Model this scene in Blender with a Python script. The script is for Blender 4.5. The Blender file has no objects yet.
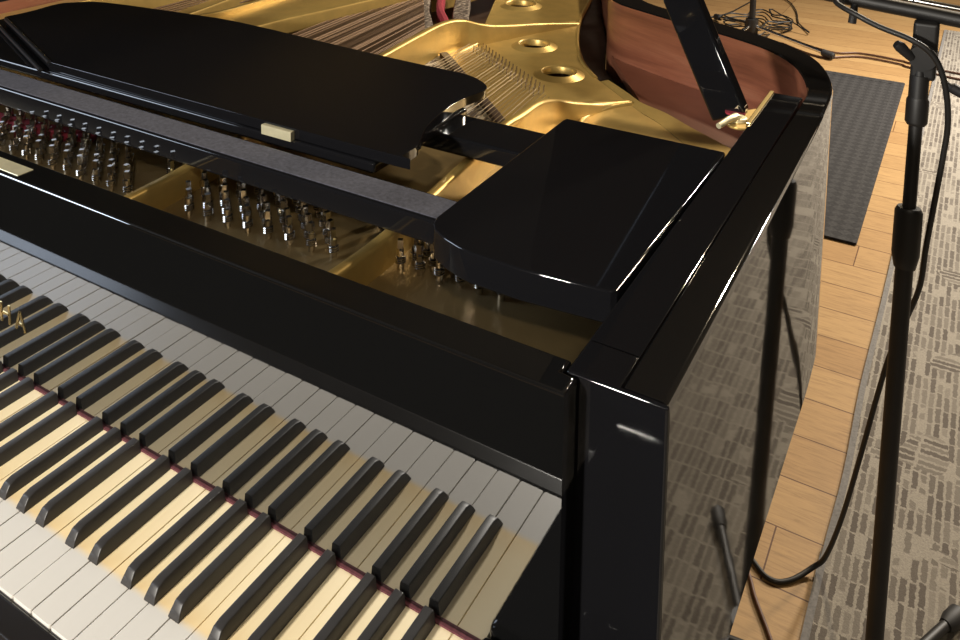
import bpy, bmesh, math, random
from mathutils import Vector, Matrix
random.seed(7)
scn = bpy.context.scene
COL = scn.collection
H = 0.745                     # height of the white key tops above the floor
KW = 0.0236                   # white key pitch

# ------------------------------------------------------------------ materials
def new_mat(name):
    m = bpy.data.materials.new(name); m.use_nodes = True
    nt = m.node_tree
    return m, nt, nt.nodes['Principled BSDF']

def setp(b, **k):
    for n, v in k.items():
        key = {'color': 'Base Color', 'rough': 'Roughness', 'metal': 'Metallic', 'ior': 'IOR',
               'spec': 'Specular IOR Level', 'coat': 'Coat Weight', 'coatr': 'Coat Roughness',
               'sheen': 'Sheen Weight', 'aniso': 'Anisotropic'}[n]
        if n == 'color' and len(v) == 3: v = (*v, 1)
        b.inputs[key].default_value = v

def noise(nt, scale, detail=4, rough=.55, coord='Object', vec_scale=None, dist=0.0, rot=None):
    tc = nt.nodes.new('ShaderNodeTexCoord')
    src = tc.outputs[coord]
    if vec_scale or rot:
        mp = nt.nodes.new('ShaderNodeMapping')
        if vec_scale: mp.inputs['Scale'].default_value = vec_scale
        if rot: mp.inputs['Rotation'].default_value = rot
        nt.links.new(src, mp.inputs['Vector']); src = mp.outputs['Vector']
    n = nt.nodes.new('ShaderNodeTexNoise')
    n.inputs['Scale'].default_value = scale; n.inputs['Detail'].default_value = detail
    n.inputs['Roughness'].default_value = rough; n.inputs['Distortion'].default_value = dist
    nt.links.new(src, n.inputs['Vector'])
    return n

def ramp(nt, fac, stops):
    r = nt.nodes.new('ShaderNodeValToRGB')
    e = r.color_ramp.elements
    while len(e) < len(stops): e.new(.5)
    for el, (p, c) in zip(e, stops):
        el.position = p; el.color = (*c, 1) if len(c) == 3 else c
    nt.links.new(fac, r.inputs['Fac'])
    return r

def mixc(nt, fac, a, b, blend='MIX'):
    m = nt.nodes.new('ShaderNodeMix'); m.data_type = 'RGBA'; m.blend_type = blend
    for sock, v in ((m.inputs['Factor'], fac), (m.inputs[6], a), (m.inputs[7], b)):
        if hasattr(v, 'is_linked'): nt.links.new(v, sock)
        elif isinstance(v, (int, float)): sock.default_value = v
        else: sock.default_value = (*v, 1)
    return m.outputs[2]

def bump(nt, b, height, strength=.2, distance=.001):
    n = nt.nodes.new('ShaderNodeBump')
    n.inputs['Strength'].default_value = strength; n.inputs['Distance'].default_value = distance
    nt.links.new(height, n.inputs['Height']); nt.links.new(n.outputs['Normal'], b.inputs['Normal'])

def lacquer(name, base, rough, ior, smudge=.02, wave=0.0):
    m, nt, b = new_mat(name)
    setp(b, color=base, rough=rough, ior=ior)
    n = noise(nt, 7, 5)
    r = ramp(nt, n.outputs['Fac'], [(.35, (rough,)*3), (.8, (rough+smudge,)*3)])
    nt.links.new(r.outputs['Color'], b.inputs['Roughness'])
    if wave:
        w = noise(nt, 11, 2)
        bump(nt, b, w.outputs['Fac'], wave, .004)
    return m

MAT = {}
MAT['lacquer'] = lacquer('black_lacquer', (.006, .006, .007), .035, 1.55)
MAT['fallboard'] = lacquer('polished_fallboard_lacquer', (.005, .005, .005), .018, 3.3, .008)
MAT['case'] = lacquer('polished_case_lacquer', (.006, .006, .006), .03, 2.3, .015, .02)
MAT['lid'] = lacquer('lid_satin_lacquer', (.006, .006, .0065), .42, 1.45, .05)
MAT['satin'] = lacquer('satin_black', (.012, .012, .013), .28, 1.5, .08)

def plain(name, color, rough, metal=0, nscale=None, amt=.15, bumps=0.0):
    m, nt, b = new_mat(name); setp(b, color=color, rough=rough, metal=metal)
    if nscale:
        n = noise(nt, nscale, 5)
        c = ramp(nt, n.outputs['Fac'], [(.3, tuple(x*(1-amt) for x in color)), (.72, tuple(min(1, x*(1+amt)) for x in color))])
        nt.links.new(c.outputs['Color'], b.inputs['Base Color'])
        if bumps: bump(nt, b, n.outputs['Fac'], bumps, .001)
    return m

MAT['slip'] = lacquer('worn_satin_slip', (.013, .011, .010), .22, 1.5, .06)
MAT['velvet'] = plain('dark_grey_felt', (.052, .052, .066), .95, 0, 260, .35, .3)
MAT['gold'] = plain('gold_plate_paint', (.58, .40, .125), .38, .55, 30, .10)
MAT['shaded_gold'] = plain('shaded_gold_paint', (.30, .215, .095), .42, .45, 18, .22)  # plate gold again, with the shade of the pin well put into its colour
MAT['brass'] = plain('brass', (.78, .60, .28), .25, 1.0, 60, .1)
MAT['lockplate'] = plain('pale_brass', (.72, .66, .44), .35, .55, 80, .1)
MAT['steel'] = plain('tuning_pin_steel', (.62, .58, .52), .16, 1.0)
MAT['chrome'] = plain('chrome', (.78, .76, .72), .15, 1.0)
MAT['string'] = plain('steel_string', (.27, .205, .12), .55, .6)
MAT['copper'] = plain('copper_wound_string', (.13, .080, .045), .5, .7)
MAT['redfelt'] = plain('red_felt', (.30, .022, .04), .95, 0, 300, .3)
MAT['pinkfelt'] = plain('maroon_felt', (.105, .028, .036), .95, 0, 300, .3)
MAT['black_key'] = plain('ebony_key', (.029, .0265, .0255), .42, 0, 50, .15)
MAT['black_metal'] = plain('black_stand_metal', (.011, .010, .0095), .5, 0, 40, .2)
MAT['rubber'] = plain('black_rubber', (.014, .013, .013), .6)
MAT['cable'] = plain('black_cable', (.013, .012, .011), .5)
MAT['brown_cable'] = plain('brown_cable', (.09, .035, .015), .5)
MAT['soundboard'] = plain('soundboard_wood', (.12, .066, .034), .5, 0, 6, .3)
MAT['dark_wood'] = plain('dark_bridge_wood', (.06, .03, .018), .5, 0, 40, .3)

def m_speckle():
    m, nt, b = new_mat('pale_felt_with_strings'); setp(b, rough=.9)
    n = noise(nt, 170, 3, .6, vec_scale=(1, .45, 1))
    c = ramp(nt, n.outputs['Fac'], [(.44, (.09, .06, .04)), (.52, (.62, .54, .42)), (.8, (.74, .66, .54))])
    nt.links.new(c.outputs['Color'], b.inputs['Base Color']); return m
MAT['speckle'] = m_speckle()
def m_dspeckle():
    m, nt, b = new_mat('bridge_pins_and_wood'); setp(b, rough=.8)
    n = noise(nt, 150, 3, .6, vec_scale=(1, .6, 1))
    c = ramp(nt, n.outputs['Fac'], [(.40, (.05, .035, .025)), (.52, (.17, .13, .10)), (.68, (.42, .36, .28))])
    nt.links.new(c.outputs['Color'], b.inputs['Base Color']); return m
MAT['darkspeckle'] = m_dspeckle()

def m_white_key():
    m, nt, b = new_mat('worn_white_key'); setp(b, rough=.32, ior=1.45)
    tc = nt.nodes.new('ShaderNodeTexCoord'); sep = nt.nodes.new('ShaderNodeSeparateXYZ')
    nt.links.new(tc.outputs['Object'], sep.inputs['Vector'])
    n = noise(nt, 22, 4, vec_scale=(1, .3, 1))
    head = ramp(nt, n.outputs['Fac'], [(.3, (.62, .59, .54)), (.75, (.67, .64, .585))])
    yy = nt.nodes.new('ShaderNodeMapRange'); yy.inputs['From Min'].default_value = 0; yy.inputs['From Max'].default_value = .151
    nt.links.new(sep.outputs['Y'], yy.inputs['Value'])
    ad = nt.nodes.new('ShaderNodeMath'); ad.operation = 'MULTIPLY_ADD'; ad.inputs[1].default_value = .10
    nt.links.new(n.outputs['Fac'], ad.inputs[0]); nt.links.new(yy.outputs['Result'], ad.inputs[2])
    tail = ramp(nt, ad.outputs[0], [(.36, (.72, .645, .53)), (.40, (.80, .61, .33)), (.55, (.86, .71, .44)), (1.0, (.86, .74, .50))])
    mr = nt.nodes.new('ShaderNodeMapRange')
    mr.inputs['From Min'].default_value = .049; mr.inputs['From Max'].default_value = .056
    nt.links.new(sep.outputs['Y'], mr.inputs['Value'])
    nt.links.new(mixc(nt, mr.outputs['Result'], head.outputs['Color'], tail.outputs['Color']), b.inputs['Base Color'])
    return m
MAT['white_key'] = m_white_key()

def m_mahogany():
    m, nt, b = new_mat('mahogany_veneer'); setp(b, rough=.33, coat=.4, coatr=.12)
    n = noise(nt, 3.2, 6, .6, vec_scale=(.8, .8, 9), dist=.5)
    n2 = noise(nt, 30, 4, .6, vec_scale=(.35, .35, 12))
    c = ramp(nt, n.outputs['Fac'], [(.28, (.10, .032, .019)), (.52, (.245, .088, .050)), (.78, (.36, .16, .095))])
    c2 = ramp(nt, n2.outputs['Fac'], [(.35, (.8, .8, .8)), (.65, (1, 1, 1))])
    nt.links.new(mixc(nt, .7, c.outputs['Color'], c2.outputs['Color'], 'MULTIPLY'), b.inputs['Base Color'])
    return m
MAT['mahogany'] = m_mahogany()

def m_floor():
    m, nt, b = new_mat('oak_planks'); setp(b, rough=.50, spec=.3)
    tc = nt.nodes.new('ShaderNodeTexCoord'); mp = nt.nodes.new('ShaderNodeMapping')
    mp.inputs['Location'].default_value = (-.485, .093, 0)
    nt.links.new(tc.outputs['Object'], mp.inputs['Vector'])
    br = nt.nodes.new('ShaderNodeTexBrick')
    br.inputs['Scale'].default_value = 1.0
    br.inputs['Brick Width'].default_value = 1.24; br.inputs['Row Height'].default_value = .1315
    br.inputs['Mortar Size'].default_value = .0016; br.inputs['Mortar Smooth'].default_value = .15
    br.offset = .37; br.offset_frequency = 9
    br.inputs['Color1'].default_value = (.37, .230, .098, 1); br.inputs['Color2'].default_value = (.305, .178, .072, 1)
    br.inputs['Mortar'].default_value = (.09, .035, .012, 1)
    nt.links.new(mp.outputs['Vector'], br.inputs['Vector'])
    n = noise(nt, 7, 9, .72, vec_scale=(1.6, 17, 1), dist=.9)
    c = ramp(nt, n.outputs['Fac'], [(.28, (.55, .5, .45)), (.5, (.95, .95, .95)), (.8, (1.25, 1.25, 1.2))])
    nt.links.new(mixc(nt, .9, br.outputs['Color'], c.outputs['Color'], 'MULTIPLY'), b.inputs['Base Color'])
    bump(nt, b, br.outputs['Fac'], -.25, .002)
    return m
MAT['floor'] = m_floor()

def m_carpet():
    m, nt, b = new_mat('grey_dash_carpet'); setp(b, rough=.97)
    L = nt.links
    def math_(op, a, bb=None, c=None):
        n = nt.nodes.new('ShaderNodeMath'); n.operation = op
        for k, v in enumerate((a, bb, c)):
            if v is None: continue
            if hasattr(v, 'is_linked'): L.new(v, n.inputs[k])
            else: n.inputs[k].default_value = v
        return n.outputs[0]
    tc = nt.nodes.new('ShaderNodeTexCoord'); sep = nt.nodes.new('ShaderNodeSeparateXYZ')
    wob = noise(nt, 90, 5, .75); wv = nt.nodes.new('ShaderNodeVectorMath'); wv.operation = 'MULTIPLY_ADD'
    L.new(wob.outputs['Color'], wv.inputs[0]); wv.inputs[1].default_value = (.012, .022, 0); L.new(tc.outputs['Object'], wv.inputs[2])
    L.new(wv.outputs[0], sep.inputs['Vector'])
    def cells(u, v, cw, ch):
        """short dashes: columns across u, pieces along v, each switched on or off at random"""
        cu = math_('DIVIDE', u, cw); col = math_('FLOOR', cu)
        wn = nt.nodes.new('ShaderNodeTexWhiteNoise'); wn.noise_dimensions = '1D'; L.new(col, wn.inputs['W'])
        cv = math_('ADD', math_('DIVIDE', v, ch), math_('MULTIPLY', wn.outputs['Value'], .18)); row = math_('FLOOR', cv)
        cmb = nt.nodes.new('ShaderNodeCombineXYZ'); L.new(col, cmb.inputs[0]); L.new(row, cmb.inputs[1])
        w2 = nt.nodes.new('ShaderNodeTexWhiteNoise'); w2.noise_dimensions = '2D'; L.new(cmb.outputs[0], w2.inputs['Vector'])
        fu = math_('FRACT', cu); gap = math_('MULTIPLY', math_('GREATER_THAN', fu, .24), math_('LESS_THAN', fu, .90))
        fv = math_('FRACT', cv); gv = math_('GREATER_THAN', fv, .07)
        return w2.outputs['Value'], math_('MULTIPLY', gap, gv)
    X, Y = sep.outputs['X'], sep.outputs['Y']
    v1, g1 = cells(X, Y, .0150, .056)
    v2, g2 = cells(Y, X, .0180, .085)
    zone = noise(nt, 1, 2, vec_scale=(6, 11, 1)).outputs['Fac']
    zone2 = noise(nt, 1, 1, vec_scale=(5, 6, 1), rot=(0, 0, .6)).outputs['Fac']
    def dark(v, g): return math_('MULTIPLY', math_('ADD', .35, math_('MULTIPLY', v, .85)), math_('MULTIPLY', g, math_('GREATER_THAN', math_('ADD', v, math_('MULTIPLY', math_('SUBTRACT', zone, .5), 2.6)), .02)))
    pick = math_('GREATER_THAN', zone2, .66)
    d = math_('ADD', math_('MULTIPLY', dark(v1, g1), math_('SUBTRACT', 1, pick)), math_('MULTIPLY', dark(v2, g2), pick))
    fib = noise(nt, 260, 4, .7)
    soft = math_('MULTIPLY', d, math_('ADD', .35, math_('MULTIPLY', fib.outputs['Fac'], 1.2)))
    col = mixc(nt, soft, (.275, .245, .20), (.100, .083, .067))
    fb = ramp(nt, fib.outputs['Fac'], [(.3, (.74, .74, .74)), (.7, (1.14, 1.14, 1.14))])
    L.new(mixc(nt, 1.0, col, fb.outputs['Color'], 'MULTIPLY'), b.inputs['Base Color'])
    bump(nt, b, fib.outputs['Fac'], .5, .003)
    return m
MAT['carpet'] = m_carpet()
MAT['wall'] = plain('dark_wall_paint', (.08, .058, .042), .8, 0, 3, .1)
MAT['ceiling'] = plain('dim_ceiling_paint', (.045, .038, .03), .9)
MAT['added_rug_black'] = plain('added_rug_pile', (.004, .0037, .0035), .95, 0, 200, .3)
MAT['added_rug_black'].node_tree.nodes['Principled BSDF'].inputs['Specular IOR Level'].default_value = 0
MAT['grey_ledge'] = plain('grey_brown_ledge', (.17, .145, .13), .6, 0, 20, .15)
MAT['binding'] = plain('grey_rug_binding', (.16, .15, .14), .95, 0, 200, .25)

def m_mat():
    m, nt, b = new_mat('ribbed_rubber_mat'); setp(b, rough=.8, spec=.12)
    tc = nt.nodes.new('ShaderNodeTexCoord'); mp = nt.nodes.new('ShaderNodeMapping')
    mp.inputs['Rotation'].default_value = (0, 0, math.radians(45)); mp.inputs['Scale'].default_value = (34, 34, 1)
    nt.links.new(tc.outputs['Object'], mp.inputs['Vector'])
    ch = nt.nodes.new('ShaderNodeTexChecker'); ch.inputs['Scale'].default_value = 1
    ch.inputs['Color1'].default_value = (.030, .0285, .028, 1); ch.inputs['Color2'].default_value = (.042, .040, .039, 1)
    nt.links.new(mp.outputs['Vector'], ch.inputs['Vector'])
    n = noise(nt, 120, 3)
    c = ramp(nt, n.outputs['Fac'], [(.3, (.7, .7, .7)), (.7, (1.2, 1.2, 1.2))])
    nt.links.new(mixc(nt, 1.0, ch.outputs['Color'], c.outputs['Color'], 'MULTIPLY'), b.inputs['Base Color'])
    bump(nt, b, ch.outputs['Fac'], .5, .004)
    return m
MAT['mat'] = m_mat()

# ------------------------------------------------------------------ mesh helpers
def tagp(o, label, cat, group=None):
    o['label'] = label; o['category'] = cat
    if group: o['group'] = group
    return o

def empty(name, loc, label, cat, group=None):
    o = bpy.data.objects.new(name, None); COL.objects.link(o); o.location = loc
    o.empty_display_size = .1
    return tagp(o, label, cat, group)

def origin_of(o):
    v = Vector((0, 0, 0))
    while o is not None: v += o.location; o = o.parent
    return v

def link_mesh(name, bm, mat, parent=None, smooth=None, label=None):
    """bm holds world coordinates; the object sits at the world origin whatever its parent"""
    me = bpy.data.meshes.new(name); bm.normal_update(); bm.to_mesh(me); bm.free()
    mats = mat if isinstance(mat, (list, tuple)) else [mat]
    for m in mats: me.materials.append(MAT[m])
    if smooth is not None:
        for p in me.polygons: p.use_smooth = True
        me.set_sharp_from_angle(angle=math.radians(smooth))
    o = bpy.data.objects.new(name, me); COL.objects.link(o)
    if smooth is not None:
        wn = o.modifiers.new('weighted', 'WEIGHTED_NORMAL'); wn.keep_sharp = True; wn.weight = 100
    if parent is not None:
        o.parent = parent; o.location = -origin_of(parent)
    if label: o['label'] = label
    return o

def bevel(bm, w, seg=2, ang=30):
    bm.normal_update()
    es = [e for e in bm.edges if len(e.link_faces) == 2 and e.calc_face_angle(0) > math.radians(ang)]
    if es and w > 0:
        bmesh.ops.bevel(bm, geom=es, offset=w, segments=seg, profile=.6, affect='EDGES', clamp_overlap=True)

def box(bm, x0, x1, y0, y1, z0, z1):
    v = [bm.verts.new((x, y, z)) for z in (z0, z1) for y in (y0, y1) for x in (x0, x1)]
    for f in ((0, 2, 3, 1), (4, 5, 7, 6), (0, 1, 5, 4), (2, 6, 7, 3), (0, 4, 6, 2), (1, 3, 7, 5)):
        bm.faces.new([v[i] for i in f])

def Bx(x0, x1, y0, y1, z0, z1, bw=.002, seg=2):
    bm = bmesh.new(); box(bm, x0, x1, y0, y1, z0+H, z1+H); bevel(bm, bw, seg); return bm

def prism(bm, pts, z0, z1):
    """closed polygon in XY extruded from z0 to z1"""
    n = len(pts)
    area = sum(pts[i][0]*pts[(i+1) % n][1]-pts[(i+1) % n][0]*pts[i][1] for i in range(n))
    if area < 0: pts = pts[::-1]
    a = [bm.verts.new((x, y, z0)) for x, y in pts]; b = [bm.verts.new((x, y, z1)) for x, y in pts]
    bm.faces.new(a[::-1]); bm.faces.new(b)
    for i in range(n): bm.faces.new((a[i], a[(i+1) % n], b[(i+1) % n], b[i]))

def Pr(pts, z0, z1, bw=.002, seg=2):
    bm = bmesh.new(); prism(bm, pts, z0+H, z1+H); bevel(bm, bw, seg)
    return bm

def tube(bm, pts, r, n=8, cap=True):
    pts = [Vector(p) for p in pts]; rs = r if isinstance(r, (list, tuple)) else [r]*len(pts)
    up = None; rings = []
    for i, p in enumerate(pts):
        d = (pts[min(i+1, len(pts)-1)]-pts[max(i-1, 0)]).normalized()
        if up is None:
            up = d.orthogonal().normalized()
        else:
            up = (up-d*up.dot(d))
            up = up.normalized() if up.length > 1e-6 else d.orthogonal().normalized()
        s = d.cross(up)
        rings.append([bm.verts.new(p+(up*math.cos(2*math.pi*k/n)+s*math.sin(2*math.pi*k/n))*rs[i]) for k in range(n)])
    for a, b in zip(rings, rings[1:]):
        for k in range(n): bm.faces.new((a[k], a[(k+1) % n], b[(k+1) % n], b[k]))
    if cap:
        bm.faces.new(rings[0][::-1]); bm.faces.new(rings[-1])

def smooth_path(pts, n=8):
    P = [Vector(p) for p in pts]; out = []
    for i in range(len(P)-1):
        p0, p1, p2, p3 = P[max(i-1, 0)], P[i], P[i+1], P[min(i+2, len(P)-1)]
        for k in range(n):
            t = k/n
            out.append(.5*((2*p1)+(p2-p0)*t+(2*p0-5*p1+4*p2-p3)*t*t+(3*p1-p0-3*p2+p3)*t**3))
    out.append(P[-1]); return out

def sm2(pts, n=5):
    return [(v.x, v.y) for v in smooth_path([(x, y, 0) for x, y in pts], n)]

def wall(bm, path, w, z0, z1, side=0):
    """upright wall of thickness w following an open XY path"""
    P = [Vector((x, y, 0)) for x, y in path]; L = []; R = []
    for i, p in enumerate(P):
        d = (P[min(i+1, len(P)-1)]-P[max(i-1, 0)]).normalized(); nrm = Vector((-d.y, d.x, 0))
        L.append(p+nrm*w*(.5+side)); R.append(p-nrm*w*(.5-side))
    prism(bm, [(v.x, v.y) for v in L]+[(v.x, v.y) for v in reversed(R)], z0, z1)

def Z(p): return (p[0], p[1], p[2]+H)

# ------------------------------------------------------------------ setting
bm = bmesh.new(); box(bm, -4.5, 4.5, -4.5, 9.0, -.05, 0)
fl = link_mesh('floor', bm, 'floor'); fl['kind'] = 'structure'

for nm, a in (('wall_left', (-4.6, -4.5, -4.6, 9.1, 0, 3.3)), ('wall_right', (4.5, 4.6, -4.6, 9.1, 0, 3.3)), ('wall_front', (-4.5, 4.5, -4.6, -4.5, 0, 3.3)),
              ('wall_back', (-4.5, 4.5, 9.0, 9.1, 0, 3.3)), ('ceiling', (-4.6, 4.6, -4.6, 9.1, 3.3, 3.4))):
    bm = bmesh.new(); box(bm, *a); o = link_mesh(nm, bm, 'ceiling' if nm == 'ceiling' else 'wall'); o['kind'] = 'structure'
bm = bmesh.new(); box(bm, -4.0, .02, -2.3, -.30, 0, .008)
dr = link_mesh('added_dark_rug', bm, 'added_rug_black')  # unseen rug, added so the fallboard reflects dark above the keys
tagp(dr, 'black rug added out of view to darken the mirror image in the upright polished board', 'rug')

bm = bmesh.new()
edge = [(.108, -2.0), (.107, .9), (.110, 1.19), (.116, 1.42), (.1115, 1.7), (.1145, 1.95), (.1175, 2.25), (.122, 3.2), (.128, 4.2), (.135, 5.3)]
edge = sm2(edge, 4)
prism(bm, [(x+.012, y) for x, y in edge]+[(3.4, 5.3), (3.4, -2.0)], .0, .007)
rug = link_mesh('carpet_runner', bm, 'carpet')
tagp(rug, 'grey beige carpet with broken dash pattern, edge running along the wood strip', 'carpet')
bm = bmesh.new()
prism(bm, edge+[(x+.0125, y) for x, y in reversed(edge)], .0, .0075)
bd = link_mesh('binding', bm, 'binding', rug)

bm = bmesh.new()
box(bm, -.74, .019, 2.40, 4.12, 0, .008); bevel(bm, .003, 1)
mt = link_mesh('door_mat', bm, 'mat')
tagp(mt, 'dark charcoal ribbed mat lying on the wood floor beyond the piano', 'mat')
bm = bmesh.new()
for a in ((-.74, .019, 2.40, 2.445), (-.74, .019, 4.075, 4.12), (-.74, -.695, 2.445, 4.075), (-.026, .019, 2.445, 4.075)):
    box(bm, *a, .008, .0095)
link_mesh('border', bm, 'mat', mt)

# ------------------------------------------------------------------ the piano
XL = -52*KW                                        # left end of the keys
piano = empty('grand_piano', (-.60, .9, 0), 'black polished grand piano with gold plate and worn yellowed white keys', 'piano')
def part(name, bm, mat, smooth=None, parent=None, label=None):
    return link_mesh(name, bm, mat, parent or piano, smooth, label)

# keys --------------------------------------------------------------
def white_key_mesh():
    bm = bmesh.new(); w = KW-.0009
    pts = [(-w/2, 0), (w/2, 0), (w/2, .1508), (-w/2, .1508)]
    prism(bm, pts, -.016, 0)
    vs = [e for e in bm.edges if abs(e.verts[0].co.x-e.verts[1].co.x) < 1e-6 and abs(e.verts[0].co.y-e.verts[1].co.y) < 1e-6 and e.verts[0].co.y < .001]
    bmesh.ops.bevel(bm, geom=vs, offset=.0018, segments=3, profile=.5, affect='EDGES')
    bevel(bm, .0005, 2, 40)
    me = bpy.data.meshes.new('white_key'); bm.normal_update(); bm.to_mesh(me); bm.free()
    me.materials.append(MAT['white_key'])
    return me
def black_key_mesh():
    bm = bmesh.new()
    sec = [(.0503, -.004, .0057), (.0503, .0006, .0056), (.0528, .0058, .0050), (.0562, .0102, .0043), (.0625, .0120, .0040), (.1485, .0120, .0040)]
    top = [(y, z, w) for y, z, w in sec]
    rows = []
    for y, z, w in top: rows.append((bm.verts.new((-w, y, z)), bm.verts.new((w, y, z))))
    b0 = (bm.verts.new((-.0058, .1485, -.004)), bm.verts.new((.0058, .1485, -.004)))
    for a, b in zip(rows, rows[1:]): bm.faces.new((a[0], a[1], b[1], b[0]))
    bm.faces.new((rows[-1][0], rows[-1][1], b0[1], b0[0]))
    bm.faces.new((rows[0][1], rows[0][0], b0[0], b0[1]))
    # sides, as one polygon each
    bm.faces.new([r[0] for r in rows]+[b0[0]])
    bm.faces.new([r[1] for r in reversed(rows)]+[b0[1]][::-1])
    bmesh.ops.recalc_face_normals(bm, faces=bm.faces[:])
    bm.normal_update(); es = [e for e in bm.edges if e.calc_face_angle(0) > math.radians(25) and min(v.co.z for v in e.verts) > .001]
    bmesh.ops.bevel(bm, geom=es, offset=.0010, segments=3, profile=.5, affect='EDGES', clamp_overlap=True)
    me = bpy.data.meshes.new('black_key'); bm.normal_update(); bm.to_mesh(me); bm.free()
    me.materials.append(MAT['black_key'])
    for p in me.polygons: p.use_smooth = True
    me.set_sharp_from_angle(angle=math.radians(35))
    return me
base = origin_of(piano)
wk = bpy.data.objects.new('white_key', white_key_mesh())
first = True
for i in range(52):
    o = wk if first else wk.copy(); first = False
    COL.objects.link(o); o.parent = piano
    o.location = Vector((-(i+.5)*KW, 0, H+random.uniform(-.0003, .0003)))-base
bk = bpy.data.objects.new('black_key', black_key_mesh())
first = True; black_x = []
for octv in range(0, 8):
    cx = -8*KW-7*KW*octv+7*KW*0      # left edge of a C, octave 7 first
    for off in (.0206, .0502, .0908, .1180, .1452):
        x = cx+off
        if x < XL+.02: continue
        black_x.append(x)
        o = bk if first else bk.copy(); first = False
        COL.objects.link(o); o.parent = piano
        o.location = Vector((x, 0, H))-base
black_x.sort()

# key bed, slip, blocks, case ------------------------------------------
part('key_slip', Bx(XL-.002, .0025, -.0225, -.0013, -.06, -.0010, .0030, 4), 'slip', 40)
part('key_bed', Bx(-1.335, .108, -.050, .19, -.150, -.028, .003), 'satin')
for x0, x1 in ((.003, .123), (-1.35, XL-.003)):
    part('cheek_block', Bx(x0, x1, -.05, .1495, -.140, .018, .008, 3), 'lacquer', 40)

# fallboard
bm = bmesh.new()
FB = .1516
prism(bm, [(-1.275, FB), (.0605, FB), (.0605, .1715), (.0500, .1725), (.0500, .1865), (-1.275, .1865)], H+.0025, H+.2235)
bm.normal_update(); es = [e for e in bm.edges if e.calc_face_angle(0) > 1.0 and min(v.co.z for v in e.verts) > H+.2]
bmesh.ops.bevel(bm, geom=es, offset=.0028, segments=3, profile=.5, affect='EDGES')
fallboard = part('fallboard', bm, 'fallboard', 40)
bm = bmesh.new()
box(bm, XL+.001, -.0006, .1489, FB-.0001, H+.0004, H+.0021)
part('name_felt', bm, 'pinkfelt', None, fallboard)
part('lock_plate', Bx(-.672, -.5555, .1572, .1745, .2233, .2242, .0003, 1), 'lockplate', None, fallboard)

# lettering on the fallboard, raised brass strokes
def letters():
    bm = bmesh.new(); hgt = .0215; wid = .0185; st = .0034; z0 = H+.0565; y0, y1 = FB-.0006, FB+.0004
    def quad(pts):
        a = [bm.verts.new((x, y0, z)) for x, z in pts]; b = [bm.verts.new((x, y1, z)) for x, z in pts]
        bm.faces.new(a); bm.faces.new(b[::-1])
        for i in range(len(pts)):
            j = (i+1) % len(pts); bm.faces.new((a[j], a[i], b[i], b[j]))
    def stroke(x, p, q, w=st, yo=0):
        (px, pz), (qx, qz) = p, q
        d = Vector((qx-px, qz-pz)).normalized(); n = Vector((-d.y, d.x))*w/2
        quad([(x+px+n.x, z0+pz+n.y), (x+px-n.x, z0+pz-n.y), (x+qx-n.x, z0+qz-n.y), (x+qx+n.x, z0+qz+n.y)])
    x = -.5472-5*.0262-wid
    for ch in 'YAMAHA':
        if ch == 'A':
            stroke(x, (.001, 0), (wid/2, hgt), st*.9); stroke(x, (wid-.001, 0), (wid/2, hgt), st); stroke(x, (.005, hgt*.32), (wid-.005, hgt*.32), st*.7)
        elif ch == 'H':
            stroke(x, (.002, 0), (.002, hgt)); stroke(x, (wid-.002, 0), (wid-.002, hgt)); stroke(x, (.002, hgt/2), (wid-.002, hgt/2), st*.7)
        elif ch == 'M':
            stroke(x, (.0015, 0), (.0015, hgt)); stroke(x, (wid-.0015, 0), (wid-.0015, hgt))
            stroke(x, (.002, hgt-.001), (wid/2, .003), st*.8); stroke(x, (wid-.002, hgt-.001), (wid/2, .003), st*.8)
        else:
            stroke(x, (wid/2, 0), (wid/2, hgt*.5)); stroke(x, (.001, hgt), (wid/2, hgt*.48), st*.9); stroke(x, (wid-.001, hgt), (wid/2, hgt*.48), st*.9)
        x += .0262
    bmesh.ops.recalc_face_normals(bm, faces=bm.faces[:])
    return bm
part('lettering', letters(), 'brass', None, fallboard, 'gold lettering')

# case rim: outer and inner outline
inner = [(.0905, .1792), (.0905, .60), (.0925, .80), (.0880, .875), (.0560, .965), (.0060, 1.028), (-.055, 1.066), (-.105, 1.090),
         (-.164, 1.115), (-.2526, 1.157), (-.305, 1.186), (-.345, 1.235), (-.385, 1.335), (-.435, 1.455), (-.505, 1.60), (-.62, 1.85),
         (-.78, 2.03), (-.98, 2.11), (-1.16, 2.08), (-1.26, 1.95), (-1.282, 1.75), (-1.282, 1.0), (-1.282, .1765)]
outer = [(.1240, .1792), (.1242, .35), (.1244, .50), (.1246, .65), (.1245, .80), (.1170, .905), (.0850, 1.005), (.0400, 1.066), (-.015, 1.106), (-.060, 1.130),
         (-.110, 1.153), (-.170, 1.178), (-.235, 1.209), (-.280, 1.245), (-.318, 1.310), (-.362, 1.425), (-.430, 1.580), (-.550, 1.87),
         (-.73, 2.09), (-.97, 2.18), (-1.20, 2.15), (-1.325, 1.99), (-1.352, 1.76), (-1.352, 1.0), (-1.352, .1765)]
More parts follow.
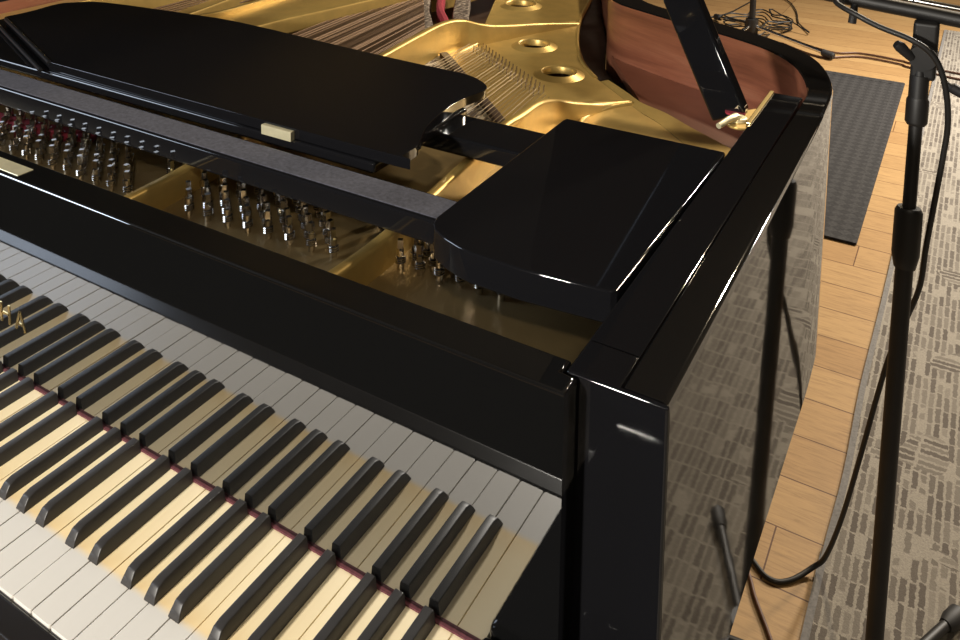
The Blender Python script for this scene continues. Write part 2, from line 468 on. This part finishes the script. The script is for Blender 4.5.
def rim():
    bm = bmesh.new(); I = sm2(inner, 6); O = sm2(outer, 6)
    # resample both by index fraction so they pair up
    def res(P, n):
        L = [0]
        for a, b in zip(P, P[1:]): L.append(L[-1]+math.dist(a, b))
        out = []
        for k in range(n):
            s = L[-1]*k/(n-1); i = max(j for j in range(len(L)) if L[j] <= s+1e-9); i = min(i, len(P)-2)
            t = (s-L[i])/(L[i+1]-L[i]); out.append((P[i][0]+(P[i+1][0]-P[i][0])*t, P[i][1]+(P[i+1][1]-P[i][1])*t))
        return out
    n = 200; I = res(I, n); O = res(O, n)
    z0, z1 = H-.148, H+.223; zi = H-.02
    r = .0035
    prof = []
    for (ix, iy), (ox, oy) in zip(I, O):
        d = Vector((ox-ix, oy-iy)).normalized()
        prof.append([bm.verts.new(v) for v in (
            (ix, iy, z0), (ix, iy, z1-r*.6), (ix+d.x*r*.6, iy+d.y*r*.6, z1),
            (ox-d.x*r*1.6, oy-d.y*r*1.6, z1), (ox-d.x*r*.5, oy-d.y*r*.5, z1-r*.5), (ox, oy, z1-r*1.6), (ox, oy, z0))])
    for a, b in zip(prof, prof[1:]):
        for k in range(6):
            f = bm.faces.new((a[k], a[k+1], b[k+1], b[k])); f.material_index = 1 if k == 0 else 0
        bm.faces.new((a[6], a[0], b[0], b[6]))
    bm.faces.new(prof[0]); bm.faces.new(prof[-1][::-1])
    bmesh.ops.recalc_face_normals(bm, faces=bm.faces[:])
    return bm
part('rim', rim(), ['case', 'mahogany'], 30)
INN = sm2(inner, 6)

for x0, x1 in ((.0510, .0900),):
    part('inner_arm', Bx(x0, x1, .2160, .834, -.02, .2222, .0015, 2), 'lacquer', 40)
part('arm_front', Pr([(.0514, .1745), (.1243, .1745), (.1243, .1790), (.0902, .1790), (.0902, .2150), (.0514, .2150)], -.148, .2232, .0022, 3), 'lacquer', 40)
part('arm_front', Bx(-1.2818, -1.2765, .1755, .2150, -.148, .223, .002, 3), 'lacquer', 40)

# legs
for lx, ly in ((.02, .14), (-1.25, .14), (-.85, 1.80)):
    bm = bmesh.new()
    prof = [(.0, .026), (.05, .026), (.06, .033), (.10, .036), (.40, .052), (.50, .062), (.595, .066)]
    tube(bm, [(lx, ly, z) for z, r in prof], [r for z, r in prof], 24)
    lg = part('leg', bm, 'lacquer', 30)
# soundboard
bm = bmesh.new(); prism(bm, [(x-.002 if x > -.5 else x+.002, y) for x, y in INN if y > .5]+[(-1.275, .45), (.088, .45)], H+.03, H+.04)
part('soundboard', bm, 'soundboard')

# cast plate ------------------------------------------------------------
def with_holes(outer_pts, holes, z0, z1):
    bm = bmesh.new(); loops = []
    for pts in [outer_pts]+holes:
        vs = [bm.verts.new((x, y, z1)) for x, y in pts]
        loops.append([bm.edges.new((vs[i], vs[(i+1) % len(vs)])) for i in range(len(vs))])
    bmesh.ops.triangle_fill(bm, use_beauty=True, use_dissolve=False, edges=[e for l in loops for e in l])
    top = bm.faces[:]
    for f in top:
        if f.normal.z < 0: f.normal_flip()
    r = bmesh.ops.extrude_face_region(bm, geom=top)
    vs = [g for g in r['geom'] if isinstance(g, bmesh.types.BMVert)]
    bmesh.ops.translate(bm, verts=vs, vec=(0, 0, z0-z1))
    bmesh.ops.recalc_face_normals(bm, faces=bm.faces[:])
    return bm
def circ(cx, cy, r, n=32): return [(cx+r*math.cos(2*math.pi*k/n), cy+r*math.sin(2*math.pi*k/n)) for k in range(n)]
HOLES = [(-.467, 1.157, .029), (-.352, 1.026, .029), (-.640, 1.43, .033)]
edgeR = sm2([(.040, .770), (-.057, .833), (-.123, .897), (-.166, .929), (-.242, 1.001), (-.290, 1.045), (-.335, 1.100), (-.367, 1.152), (-.4134, 1.242),
         (-.4713, 1.388), (-.526, 1.571), (-.60, 1.80)], 4)
web = [(.050, .60), ]+edgeR+[(-.74, 1.86), (-.72, 1.45), (-.62, 1.22), (-.60, 1.02), (-.57, .60)]
bm = with_holes(web, [circ(*h) for h in HOLES], H+.1135, H+.12)
plate = part('cast_plate', bm, 'gold')
bm = bmesh.new(); prism(bm, [(x-.012, y-.012) for x, y in edgeR if y < 1.5]+[(-.60, 1.5), (-.58, 1.1), (-.55, .62), (.04, .62)], H+.042, H+.058)
part('plate_frame', bm, 'dark_wood')
lo = [(x, y) for x, y in INN if y > .86 and x > -.60]
bm = bmesh.new(); prism(bm, [(x-.0015, y-.001) for x, y in lo]+[(-.66, 1.80), (-.56, 1.55), (-.47, 1.33), (-.36, 1.10), (-.24, .98), (.0, .82)], H+.060, H+.072)
part('rim_ledge', bm, 'grey_ledge')
lo2 = [(x-.0015, y-.001) for x, y in INN if y > .835 and x > -.32]
bm = bmesh.new(); prism(bm, lo2+[(-.172, .965), (-.128, .944), (-.075, .907), (-.008, .863), (.054, .815), (.090, .800)], H+.098, H+.114)
part('rim_ledge', bm, 'mahogany')
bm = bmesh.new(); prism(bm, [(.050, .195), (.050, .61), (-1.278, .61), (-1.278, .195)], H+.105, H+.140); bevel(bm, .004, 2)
part('pin_block_flange', bm, 'shaded_gold', 40, plate)
for hx, hy, hr in HOLES:                                             # raised lips round the holes
    bm = bmesh.new()
    prof = [(hr-.001, .1130), (hr-.0005, .124), (hr+.003, .1265), (hr+.007, .1245), (hr+.017, .1200)]
    rings = [[bm.verts.new((hx+r*math.cos(2*math.pi*k/40), hy+r*math.sin(2*math.pi*k/40), H+z)) for k in range(40)] for r, z in prof]
    for a, b in zip(rings, rings[1:]):
        for k in range(40): bm.faces.new((a[k], a[(k+1) % 40], b[(k+1) % 40], b[k]))
    bmesh.ops.recalc_face_normals(bm, faces=bm.faces[:])
    part('hole_lip', bm, 'gold', 60, plate)
def wallv(path, w):
    """upright wall whose top follows the path's own height"""
    bm = bmesh.new(); P = [Vector(p) for p in path]; n = len(P); rows = []
    for i, p in enumerate(P):
        d = (P[min(i+1, n-1)]-P[max(i-1, 0)]); d.z = 0; d.normalize(); m = Vector((-d.y, d.x, 0))*w/2
        zt = p.z+H; zb = H+.117; c = .004
        rows.append([bm.verts.new((p+m*k).to_2d().to_3d()+Vector((0, 0, z))) for k, z in ((1.25, zb), (1, zt-c), (.55, zt), (-.55, zt), (-1, zt-c), (-1.25, zb))])
    for a, b in zip(rows, rows[1:]):
        for k in range(5): bm.faces.new((a[k], a[k+1], b[k+1], b[k]))
        bm.faces.new((a[5], a[0], b[0], b[5]))
    bm.faces.new(rows[0]); bm.faces.new(rows[-1][::-1])
    bmesh.ops.recalc_face_normals(bm, faces=bm.faces[:])
    return bm
barA3 = smooth_path([(-.514, .245, .172), (-.521, .34, .172), (-.546, .56, .178), (-.573, .795, .180), (-.582, .864, .180), (-.590, .934, .180), (-.597, 1.010, .180), (-.598, 1.062, .176), (-.589, 1.093, .170), (-.567, 1.118, .160), (-.546, 1.165, .150), (-.506, 1.259, .138), (-.460, 1.350, .125)], 6)
barB3 = smooth_path([(-.226, .245, .170), (-.224, .337, .172), (-.240, .52, .176), (-.253, .633, .180), (-.252, .686, .180), (-.254, .745, .178), (-.253, .796, .166), (-.240, .842, .150), (-.225, .905, .132), (-.199, .962, .1225)], 6)
barA = [(v.x, v.y) for v in barA3]; barB = [(v.x, v.y) for v in barB3]
for pth in (barA3, barB3):
    part('strut', wallv(pth, .015), 'gold', 50, plate)
def lip(path, r, z, name='lip'):
    bm = bmesh.new(); tube(bm, [(x, y, H+z) for x, y in path], r, 8); return part(name, bm, 'gold', 50, plate)
lip(sm2([(-.548, .985), (-.566, 1.030), (-.569, 1.085), (-.571, 1.140), (-.572, 1.200), (-.548, 1.249), (-.508, 1.312), (-.468, 1.356)], 4), .006, .120)
lip(sm2([(-.205, .800), (-.226, .835), (-.229, .870), (-.216, .915), (-.190, .955)], 4), .005, .120)
lip([p for p in edgeR if p[1] > 1.04], .0045, .1185)
# sloping flange up to the case
bm = bmesh.new()
inn = [(.050, .765), (.0, .795), (-.057, .833), (-.123, .897), (-.166, .929), (-.205, .966), (-.242, 1.001), (-.275, 1.030)]
ot = [(.052, .805), (.022, .832), (-.008, .854), (-.075, .898), (-.128, .936), (-.172, .957), (-.212, .992), (-.262, 1.034)]
inn = sm2(inn, 4); ot = sm2(ot, 4)
va = [bm.verts.new((x, y, H+.1203)) for x, y in inn]; vb = [bm.verts.new((x, y, H+.1245)) for x, y in ot]
vc = [bm.verts.new((x+.002, y+.002, H+.108)) for x, y in ot]
for i in range(len(inn)-1):
    bm.faces.new((va[i], va[i+1], vb[i+1], vb[i])); bm.faces.new((vb[i], vb[i+1], vc[i+1], vc[i]))
bmesh.ops.recalc_face_normals(bm, faces=bm.faces[:])
part('edge_flange', bm, 'gold', 40, plate)
# bass and tenor bars
bm = bmesh.new(); prism(bm, [(-1.065, .60), (-.895, .60), (-.900, .85), (-.872, 1.12), (-.80, 1.42), (-.76, 1.80), (-1.12, 1.80), (-1.05, 1.05)], H+.10, H+.158); bevel(bm, .005, 2)
part('bass_bar', bm, 'gold', 40, plate)
bm = bmesh.new(); wall(bm, sm2([(-.895, .60), (-.905, .84), (-.862, 1.07), (-.80, 1.42)], 5), .020, H+.14, H+.172); bevel(bm, .005, 2)
part('strut', bm, 'gold', 40, plate)
bm = bmesh.new(); wall(bm, sm2([(-1.062, .60), (-1.062, .82), (-1.045, .99), (-1.10, 1.8)], 5), .012, H+.14, H+.170); bevel(bm, .004, 2)
part('strut', bm, 'gold', 40, plate)
bm = bmesh.new(); wall(bm, sm2([(-1.095, .60), (-1.10, .80), (-1.125, .95), (-1.21, 1.35)], 5), .036, H+.10, H+.168); bevel(bm, .006, 2)
part('strut', bm, 'gold', 40, plate)
bm = bmesh.new(); wall(bm, [(-1.260, .40), (-1.260, 1.9)], .042, H+.10, H+.200); bevel(bm, .004, 2)
part('edge_flange', bm, 'gold', 40, plate)

# felts, bridge and hitch pins of the treble section
part('string_felt', Pr([(-.590, 1.000), (-.570, .992), (-.352, .785), (-.275, .705), (-.290, .665), (-.395, .745), (-.590, .925)], .1195, .1225, 0), 'speckle')
bm = bmesh.new(); wall(bm, [(-.580, 1.000), (-.568, .990), (-.345, .782), (-.262, .70)], .016, H+.119, H+.131); bevel(bm, .003, 2)
part('treble_bridge', bm, 'dark_wood', 40)
bm = bmesh.new()
for k in range(54):
    t = k/53; x = -.548+t*.215; y = 1.058-t*.160+(.014 if k % 3 == 1 else .028 if k % 3 == 2 else 0)
    tube(bm, [(x, y, H+.119), (x-.0008, y+.003, H+.133)], .0013, 6)
pins = part('hitch_pins', bm, 'chrome', None, plate); pins['kind'] = 'stuff'
def string_part(a, b, r, mat):
    bm = bmesh.new(); tube(bm, [Z(a), Z(b)], r, 6); return part('string', bm, mat, 60)
for k in range(34):
    t = k/33; x = -.560+t*.285
    yend = 1.060-max(0, (x+.548))*.745
    string_part((x+.030, .62, .1325), (x, yend+.004, .1335), .0006, 'string')
for k in range(52):
    x = -.868+k*.0053; xe = x-.030
    string_part((x+.035, .62, .148), (xe, 1.035+max(0, -.645-xe)*1.45, .149), .0010, 'copper')
for k in range(10):
    x = -1.035-k*.0001+0; x = -1.268+k*.0145
    string_part((x+.03, .62, .150), (x-.01, 1.80, .150), .0019, 'copper')
# tenor bridge with red felt at the far string ends
def diag(path, w, z0, z1, mat, name, bw=.002):
    bm = bmesh.new(); wall(bm, path, w, H+z0, H+z1); bevel(bm, bw, 1); return part(name, bm, mat, 40)
diag(sm2([(-.650, 1.03), (-.700, 1.10), (-.775, 1.20), (-.86, 1.34)], 4), .050, .06, .1475, 'darkspeckle', 'tenor_bridge')
diag(sm2([(-.622, 1.085), (-.672, 1.15), (-.740, 1.235), (-.82, 1.37)], 4), .015, .10, .150, 'redfelt', 'string_felt', .004)
diag(sm2([(-.625, 1.14), (-.650, 1.18), (-.705, 1.265), (-.78, 1.40)], 4), .035, .10, .130, 'darkspeckle', 'hitch_strip')
# red felt under the bass strings behind the pins
diag(sm2([(-1.0, .34), (-.88, .352), (-.80, .362), (-.745, .385)], 4), .026, .139, .152, 'redfelt', 'string_felt', .004)

# tuning pins
def pin_mesh():
    bm = bmesh.new()
    tube(bm, [(0, 0, 0), (0, 0, .0205), (0, 0, .0225)], [.0036, .0036, .0030], 10)
    s = .0026; box(bm, -s, s, -s, s, .0222, .0315); 
    for k in range(3):
        z = .006+k*.0024; n = 12
        tube(bm, [(.0045*math.cos(2*math.pi*i/n), .0045*math.sin(2*math.pi*i/n), z+.0024*i/n) for i in range(n+1)], .0012, 5)
    me = bpy.data.meshes.new('tuning_pin'); bm.normal_update(); bm.to_mesh(me); bm.free(); me.materials.append(MAT['steel'])
    return me
pmesh = pin_mesh()
cols = [(-.825+.0283*k, .2965) for k in range(10)]+[(-.4735+.0283*k, .3030+.0022*k) for k in range(8)]+[(-.2040+.0225*k, .3370+.001*k) for k in range(6)]
cols += [(-.505, .3065)]
spots = []
for (cx, cy) in cols:
    for j in range(6):
        x, y = cx-.0148*j+random.uniform(-.0006, .0006), cy+.0122*j+random.uniform(-.0006, .0006)
        bad = False
        for pth in (barA, barB):
            for px, py in pth:
                if abs(px-x) < .0155 and abs(py-y) < .02: bad = True
        if not bad: spots.append((j, x, y))
spots.sort(key=lambda s: (s[0], -s[1]))
firstp = bpy.data.objects.new('tuning_pin', pmesh)
rest = bmesh.new()
for n, (j, x, y) in enumerate(spots):
    if n < 98:
        o = firstp if n == 0 else firstp.copy(); COL.objects.link(o); o.parent = plate
        o.location = Vector((x, y, H+.1398))-origin_of(plate); o.rotation_euler = (random.uniform(-.02, .02), random.uniform(-.02, .02), random.uniform(0, 1.5))
    else:
        t = bmesh.new(); t.from_mesh(pmesh); bmesh.ops.translate(t, verts=t.verts, vec=(x, y, H+.1398))
        me = bpy.data.meshes.new('tmp'); t.to_mesh(me); t.free(); rest.from_mesh(me); bpy.data.meshes.remove(me)
rp = link_mesh('tuning_pins', rest, 'steel', plate); rp['kind'] = 'stuff'

# music desk ------------------------------------------------------------
rail = part('desk_rail', Bx(-1.24, -.1462, .3300, .3780, .1800, .2060, .0038, 4), 'lacquer', 40)
part('felt_strip', Bx(-1.235, -.1470, .3350, .3735, .2055, .2070, .0004, 1), 'velvet', None, rail)
tray = part('desk_tray', Bx(-1.212, -.285, .3990, .600, .1950, .2085, .004, 4), 'lacquer', 40)
part('slide_bar', Bx(-.60, -.1462, .520, .590, .180, .2030, .004, 3), 'lacquer', 40, tray)
deskp = [(-.8787, .4055), (-.503, .4040), (-.2600, .4050), (-.2545, .4100), (-.2540, .4302), (-.2565, .445), (-.2690, .472), (-.2780, .4959), (-.2845, .524), (-.2885, .555),
         (-.2895, .588), (-.2885, .6071), (-.2840, .6246), (-.2822, .640), (-.2858, .6517), (-.2942, .6607), (-.3059, .6690), (-.322, .677), (-.346, .683), (-.3765, .6835),
         (-.4273, .6850), (-.4994, .6885), (-.5749, .6935), (-.8093, .7100), (-.9428, .7000), (-1.1193, .6762), (-1.1653, .6466), (-1.181, .6229), (-1.174, .575), (-1.172, .545), (-1.174, .521),
         (-1.165, .5125), (-1.1331, .5012), (-1.072, .4781), (-.9795, .4435)]
deskp = sm2(deskp+deskp[:1], 3)[:-1]
bm = bmesh.new(); prism(bm, deskp, H+.2088, H+.2215)
bm.normal_update(); es = [e for e in bm.edges if e.calc_face_angle(0) > 1.0]
bmesh.ops.bevel(bm, geom=es, offset=.0040, segments=4, profile=.5, affect='EDGES', clamp_overlap=True)
desk = part('music_desk', bm, 'lacquer', 50)
part('hinge', Bx(-.452, -.405, .3965, .4035, .2075, .2195, .0008, 2), 'lockplate', 40, desk)
tube_path = sm2([(-.8787, .4055), (-.9795, .4435), (-1.072, .4781), (-1.1331, .5012), (-1.160, .5110)], 5)
for off, zz, rr in ((.0, .2205, .0030), (-.014, .2130, .0032)):  # added tubes, meant to catch highlight lines along the slanted desk edge
    bm = bmesh.new(); tube(bm, [(x, y+off, H+zz) for x, y in tube_path], rr, 10)
    part('highlight_tube', bm, 'satin', 60, desk)
# side shelf
sh = [(-.1456, .592), (-.1440, .31), (-.1400, .2985), (-.1322, .2895), (-.1157, .2806), (-.0990, .2750), (-.0838, .2718), (-.0345, .2715), (.0350, .2790), (.0420, .2800), (.0460, .2840), (.0500, .592), (.0490, .602), (-.1440, .600)]
bm = bmesh.new(); prism(bm, sh, H+.1940, H+.2235); bm.normal_update(); es = [e for e in bm.edges if e.calc_face_angle(0) > 1.0]
bmesh.ops.bevel(bm, geom=es, offset=.0022, segments=3, profile=.5, affect='EDGES', clamp_overlap=True)
part('side_shelf', bm, 'lacquer', 35)

# lid, hinge and prop ------------------------------------------------------
ang = math.radians(37)
lid_o = [(u, y) for u, y in ((0, .42), (1.46, .42), (1.465, .80), (1.43, .93), (1.31, 1.06), (1.16, 1.15), (1.05, 1.25), (.97, 1.42), (.86, 1.68), (.70, 1.98), (.48, 2.15), (.20, 2.17), (.05, 2.03), (0, 1.76))]
bm = bmesh.new(); prism(bm, sm2(lid_o+lid_o[:1], 3)[:-1], 0, .024); bevel(bm, .004, 2, 50)
bmesh.ops.transform(bm, matrix=Matrix.Translation((-1.350, 0, H+.233)) @ Matrix.Rotation(-ang, 4, 'Y'), verts=bm.verts)
lid = part('lid', bm, 'lid', 50)
bm = bmesh.new(); box(bm, -1.352, -1.318, .42, 1.76, H+.2225, H+.2265); bevel(bm, .0008, 1)
tube(bm, [(-1.352, .42, H+.229), (-1.352, 1.76, H+.229)], .005, 10)
part('lid_hinge', bm, 'brass', 40, lid)
bm = bmesh.new()
box(bm, -.023, .023, -.011, .011, 0, .90); bevel(bm, .004, 3)
a = Vector((.020, .752, H+.205)); b = Vector((-.345, .752, H+.965)); d = (b-a).normalized()
sx = Vector((0, 1, 0)).cross(d).normalized()
bmesh.ops.transform(bm, matrix=Matrix.Translation(a+d*.006) @ Matrix((( sx.x, 0, d.x, 0), (sx.y, 1, d.y, 0), (sx.z, 0, d.z, 0), (0, 0, 0, 1))), verts=bm.verts)
prop = part('lid_prop', bm, 'lacquer', 40)
# brass prop bracket with thumb screw
bracket = part('prop_bracket', Bx(.0480, .0535, .700, .8335, .2185, .2245, .0008, 2), 'brass')
part('ear', Pr(sm2([(.0500, .700), (.0400, .694), (.0280, .698), (.0205, .712), (.0215, .732), (.0300, .752), (.0400, .768), (.0500, .778)], 3), .2150, .2178, .0006), 'gold', None, bracket)
bm = bmesh.new(); tube(bm, [(.0345, .720, H+.2175), (.0345, .720, H+.2215), (.0345, .720, H+.2225)], [.0105, .0105, .0085], 20)
tube(bm, [(.0345, .720, H+.2200), (.0325, .713, H+.2240), (.0275, .697, H+.2245), (.0215, .676, H+.2225)], [.0050, .0052, .0042, .0036], 10)
part('thumb_screw', bm, 'lockplate', 40, bracket)
bm = bmesh.new(); tube(bm, [(.0250, .742, H+.2178), (.0250, .742, H+.2200)], .0125, 20)
part('felt_washer', bm, 'redfelt', None, bracket)

# ------------------------------------------------------------------ microphone stand beside the piano
st = empty('microphone_stand', (.218, .945, .007), 'black tripod microphone stand with horizontal boom standing on the carpet beside the piano', 'microphone stand')
PX, PY = .2105, 1.035
BOT = Vector((.2165, .945, .03)); TOP = Vector((.2140, 1.070, H+.23))
def at(z): return BOT.lerp(TOP, (z+H-BOT.z)/(TOP.z-BOT.z))
def sp(name, bm, mat, smooth=40, parent=None): return link_mesh(name, bm, mat, parent or st, smooth)
bm = bmesh.new(); tube(bm, [at(-.70), at(-.045)], .0126, 20); sp('lower_tube', bm, 'black_metal')
bm = bmesh.new(); tube(bm, [at(-.075), at(-.055), at(.008), at(.014)], [.0150, .0192, .0192, .016], 24); sp('height_clutch', bm, 'black_metal')
bm = bmesh.new(); tube(bm, [at(.0), at(.215)], .0095, 18); sp('upper_tube', bm, 'black_metal')
bm = bmesh.new(); tube(bm, [at(.135), at(.140), at(.172), at(.178)], [.012, .0155, .0155, .0125], 24); sp('top_nut', bm, 'black_metal')
bm = bmesh.new(); tube(bm, [at(.176), at(.208)], .0135, 20); sp('neck', bm, 'black_metal')
PX, PY = TOP.x+.003, TOP.y
cl = bmesh.new(); box(cl, PX-.016, PX+.018, PY-.010, PY+.016, H+.203, H+.290); bevel(cl, .006, 3)
tube(cl, [(PX, PY-.015, H+.238), (PX, PY+.018, H+.238)], .019, 20)
clo = sp('boom_clutch', cl, 'black_metal')
bm = bmesh.new(); tube(bm, [(PX-.015, PY-.013, H+.236), (PX-.030, PY-.022, H+.252), (PX-.036, PY-.025, H+.257)], [.0065, .0085, .006], 12); sp('knob', bm, 'rubber', 40, clo)
bm = bmesh.new(); tube(bm, [(-.30, PY+.045, H+.335), (PX, PY+.018, H+.298), (.62, PY-.02, H+.268)], .0115, 18); sp('boom_arm', bm, 'black_metal')
bm = bmesh.new(); tube(bm, [(PX-.052, PY+.045, H+.312), (.62, PY+.015, H+.282)], .0052, 14); sp('chrome_rod', bm, 'chrome')
for x in (.160, .196):
    zz = H+.312-(x-.1615)*.0655; yy = PY+.045-(x-.1615)*.0655
    bm = bmesh.new(); tube(bm, [(x-.0012, yy, zz), (x+.0012, yy, zz)], .0066, 14); sp('ring', bm, 'rubber')
bm = bmesh.new(); tube(bm, [(.117, PY+.015, H+.300), (.1165, PY+.013, H+.2835), (.1155, PY+.012, H+.270)], [.0052, .006, .0062], 12); sp('cable_clip', bm, 'rubber')
hub = bmesh.new(); tube(hub, [(BOT.x, BOT.y, .012), (BOT.x, BOT.y, .060)], .024, 20); sp('leg_hub', hub, 'black_metal')
a0 = math.atan2(1.165-BOT.y, .322-BOT.x)
for k in range(3):
    a = a0+math.radians(120*k); dx, dy = math.cos(a), math.sin(a); ln = .243
    fx, fy = BOT.x+ln*dx, BOT.y+ln*dy
    bm = bmesh.new(); tube(bm, [(BOT.x+.02*dx, BOT.y+.02*dy, .034), (fx, fy, .0225)], .0080, 12)
    lg = sp('leg', bm, 'black_metal')
    bm = bmesh.new()
    tube(bm, [(fx-.030*dx, fy-.030*dy, .0235), (fx-.014*dx, fy-.014*dy, .0222), (fx+.010*dx, fy+.010*dy, .0218), (fx+.017*dx, fy+.017*dy, .0215)], [.010, .0142, .0140, .009], 16)
    sp('rubber_foot', bm, 'rubber', 40, lg)

# its cable
bm = bmesh.new()
path = [(-.10, 1.10, .345), (.07, 1.055, .322), (.100, 1.030, .309), (.1220, 1.016, .3020), (.1573, 1.012, .2880), (.2007, 1.008, .2760), (.226, 1.010, .2615), (.2415, 1.014, .238), (.2520, 1.02, .198), (.2560, 1.03, .152),
        (.2535, 1.035, .107), (.2490, 1.04, .053), (.2440, 1.045, -.003), (.240, 1.052, -.052), (.236, 1.062, -.115), (.222, 1.072, -.175), (.203, 1.080, -.245), (.188, 1.090, -.33), (.168, 1.105, -.46), (.145, 1.130, -.60), (.122, 1.150, -.700),
        (.103, 1.150, -.731), (.072, 1.112, -.740), (.042, 1.096, -.740), (.005, 1.120, -.740), (-.10, 1.22, -.740)]
tube(bm, smooth_path([Z(p) for p in path], 6), .0042, 10)
tagp(link_mesh('microphone_cable', bm, 'cable', None, 60), 'black cable hanging from the near microphone stand and looping onto the wood strip', 'cable')
bm = bmesh.new(); tube(bm, smooth_path([Z(p) for p in ((.245, 1.022, .219), (.254, 1.02, .2140), (.264, 1.02, .2085), (.274, 1.02, .205))], 3), [.004]*4+[.0075]*6, 12)
plug = link_mesh('plug', bm, 'rubber', None, 40)
tagp(plug, 'short black plug beside the boom clutch of the near microphone stand', 'plug')

bm = bmesh.new(); tube(bm, smooth_path([(-.06, 1.18, .0045), (.002, 1.095, .0045), (.027, 1.047, .0045), (.064, .988, .0045), (.100, .92, .0045+.007), (.16, .80, .012)], 6), .0036, 8)
tagp(link_mesh('floor_cable', bm, 'brown_cable', None, 60), 'thin brown cable lying on the wood strip below the piano', 'cable')

# ------------------------------------------------------------------ stand in the distance
s2 = empty('microphone_stand', (-.785, 4.50, 0), 'slim black stand with spread legs on the wood floor far behind the piano', 'microphone stand')
QX, QY = -.785, 4.50
def s2p(name, bm, mat, parent=None): return link_mesh(name, bm, mat, parent or s2, 40)
bm = bmesh.new(); tube(bm, [(QX, QY, .03), (QX, QY, 1.35)], .017, 14); s2p('pole', bm, 'black_metal')
bm = bmesh.new(); tube(bm, [(QX, QY, .03), (QX, QY, .12)], .034, 16); s2p('leg_hub', bm, 'black_metal')
for fx, fy in ((-.345, 4.345), (-1.06, 4.80), (-.90, 4.10)):
    bm = bmesh.new(); tube(bm, [(QX, QY, .085), (fx, fy, .024)], .0105, 12); lg = s2p('leg', bm, 'chrome')
    d = Vector((fx-QX, fy-QY, -.061)).normalized(); p = Vector((fx, fy, .024))
    bm = bmesh.new(); tube(bm, [p-d*.05, p-d*.045, p+d*.01, p+d*.015], [.014, .0185, .0185, .015], 14); s2p('rubber_foot', bm, 'rubber', lg)

# coiled cable at its foot and the loose loop
bm = bmesh.new()
path = []
for k in range(64):
    a = k*.42; r = .15+.05*math.sin(k*1.7)
    path.append((-.80+r*math.cos(a)*.95, 4.72+r*1.25*math.sin(a), .008+.0012*k+.004*math.sin(k*2.3)))
path += [(-.52, 4.75, .02), (-.62, 4.98, .008), (-.69, 5.28, .008), (-.80, 5.55, .008), (-.95, 5.62, .008), (-1.0, 5.3, .008), (-1.05, 4.95, .008), (-1.2, 4.7, .008)]
tube(bm, smooth_path(path, 3), .0042, 6)
tagp(link_mesh('coiled_cable', bm, 'cable', None, 60), 'tangled coil of black cable on the wood floor round the far stand', 'cable')
for nm, pts, lab in (('floor_cable', [(-.62, 4.62, .007), (-.362, 4.470, .007), (-.224, 4.53, .007), (-.034, 4.505, .007), (.024, 4.48, .007), (.30, 4.40, .014), (.9, 4.5, .014)], 'upper of two dark cables crossing the wood floor beyond the mat'),
                     ('floor_cable', [(-.62, 4.50, .007), (-.40, 4.35, .007), (-.224, 4.46, .007), (-.034, 4.44, .007), (.024, 4.40, .007), (.30, 4.30, .014), (.9, 4.35, .014)], 'lower of two dark cables crossing the wood floor beyond the mat')):
    bm = bmesh.new(); tube(bm, smooth_path(pts, 6), .0055, 6)
    tagp(link_mesh(nm, bm, 'brown_cable', None, 60), lab, 'cable')

# ------------------------------------------------------------------ light
w = bpy.data.worlds.new('world'); scn.world = w; w.use_nodes = True
bg = w.node_tree.nodes['Background']; bg.inputs['Color'].default_value = (.80, .74, .66, 1); bg.inputs['Strength'].default_value = .05
def lamp(name, loc, target, size, power, color, spread=None):
    L = bpy.data.lights.new(name, 'AREA'); L.shape = 'DISK'; L.size = size; L.energy = power; L.color = color
    if spread: L.spread = math.radians(spread)
    o = bpy.data.objects.new(name, L); COL.objects.link(o); o.location = Vector(loc)
    d = Vector(target)-Vector(loc); o.rotation_euler = d.to_track_quat('-Z', 'Y').to_euler()
    return o
lamp('added_light_keyboard', (-.45, -1.60, H+.86), (-.45, .05, H), .16, 64, (1, .94, .84))  # added light for the keys, low enough to leave the pin well shaded
lamp('added_fill_front', (1.0, -1.3, H+1.95), (-.2, 1.0, H), .2, 14, (1, .86, .66))  # added fill that brightens the inner rim wood
lamp('ceiling_lamp_tail', (-.05, 3.2, H+2.05), (-.1, .9, H), .14, 43, (1, .82, .56))
lamp('ceiling_lamp_room', (2.5, 4.3, 2.75), (-.2, 2.8, .3), .35, 100, (1, .82, .60))
lamp('added_fill_back', (1.4, 4.7, 2.95), (.35, 3.7, 0), .35, 118, (1, .94, .86), 110)  # added light, spread narrowed to brighten the far carpet and planks
lamp('window_light', (-3.9, -1.45, H+1.75), (-.7, .35, H), 1.8, 70, (.72, .83, 1))

# ------------------------------------------------------------------ camera
cam = bpy.data.cameras.new('camera'); co = bpy.data.objects.new('camera', cam); COL.objects.link(co)
cam.sensor_fit = 'HORIZONTAL'; cam.sensor_width = 36.0; cam.lens = 868.767*36/960
cam.shift_x = 0.0; cam.shift_y = -420/960; cam.clip_start = .02
R = Matrix(((0.8629453989554291, -0.07243731404475263, 0.5000780678610464), (0.5051870785543526, 0.10302267417486471, -0.8568385753848725), (0.01054770512356802, 0.9920378844277277, 0.12549733772787658)))
co.matrix_world = Matrix.Translation((0.2766511788474623, -0.3362047688113353, 0.6202136397559931+H)) @ R.to_4x4()
scn.camera = co
vs = scn.view_settings; vs.view_transform = 'Standard'; vs.look = 'None'; vs.gamma = 1.0; vs.use_curve_mapping = False; vs.exposure = 0.0
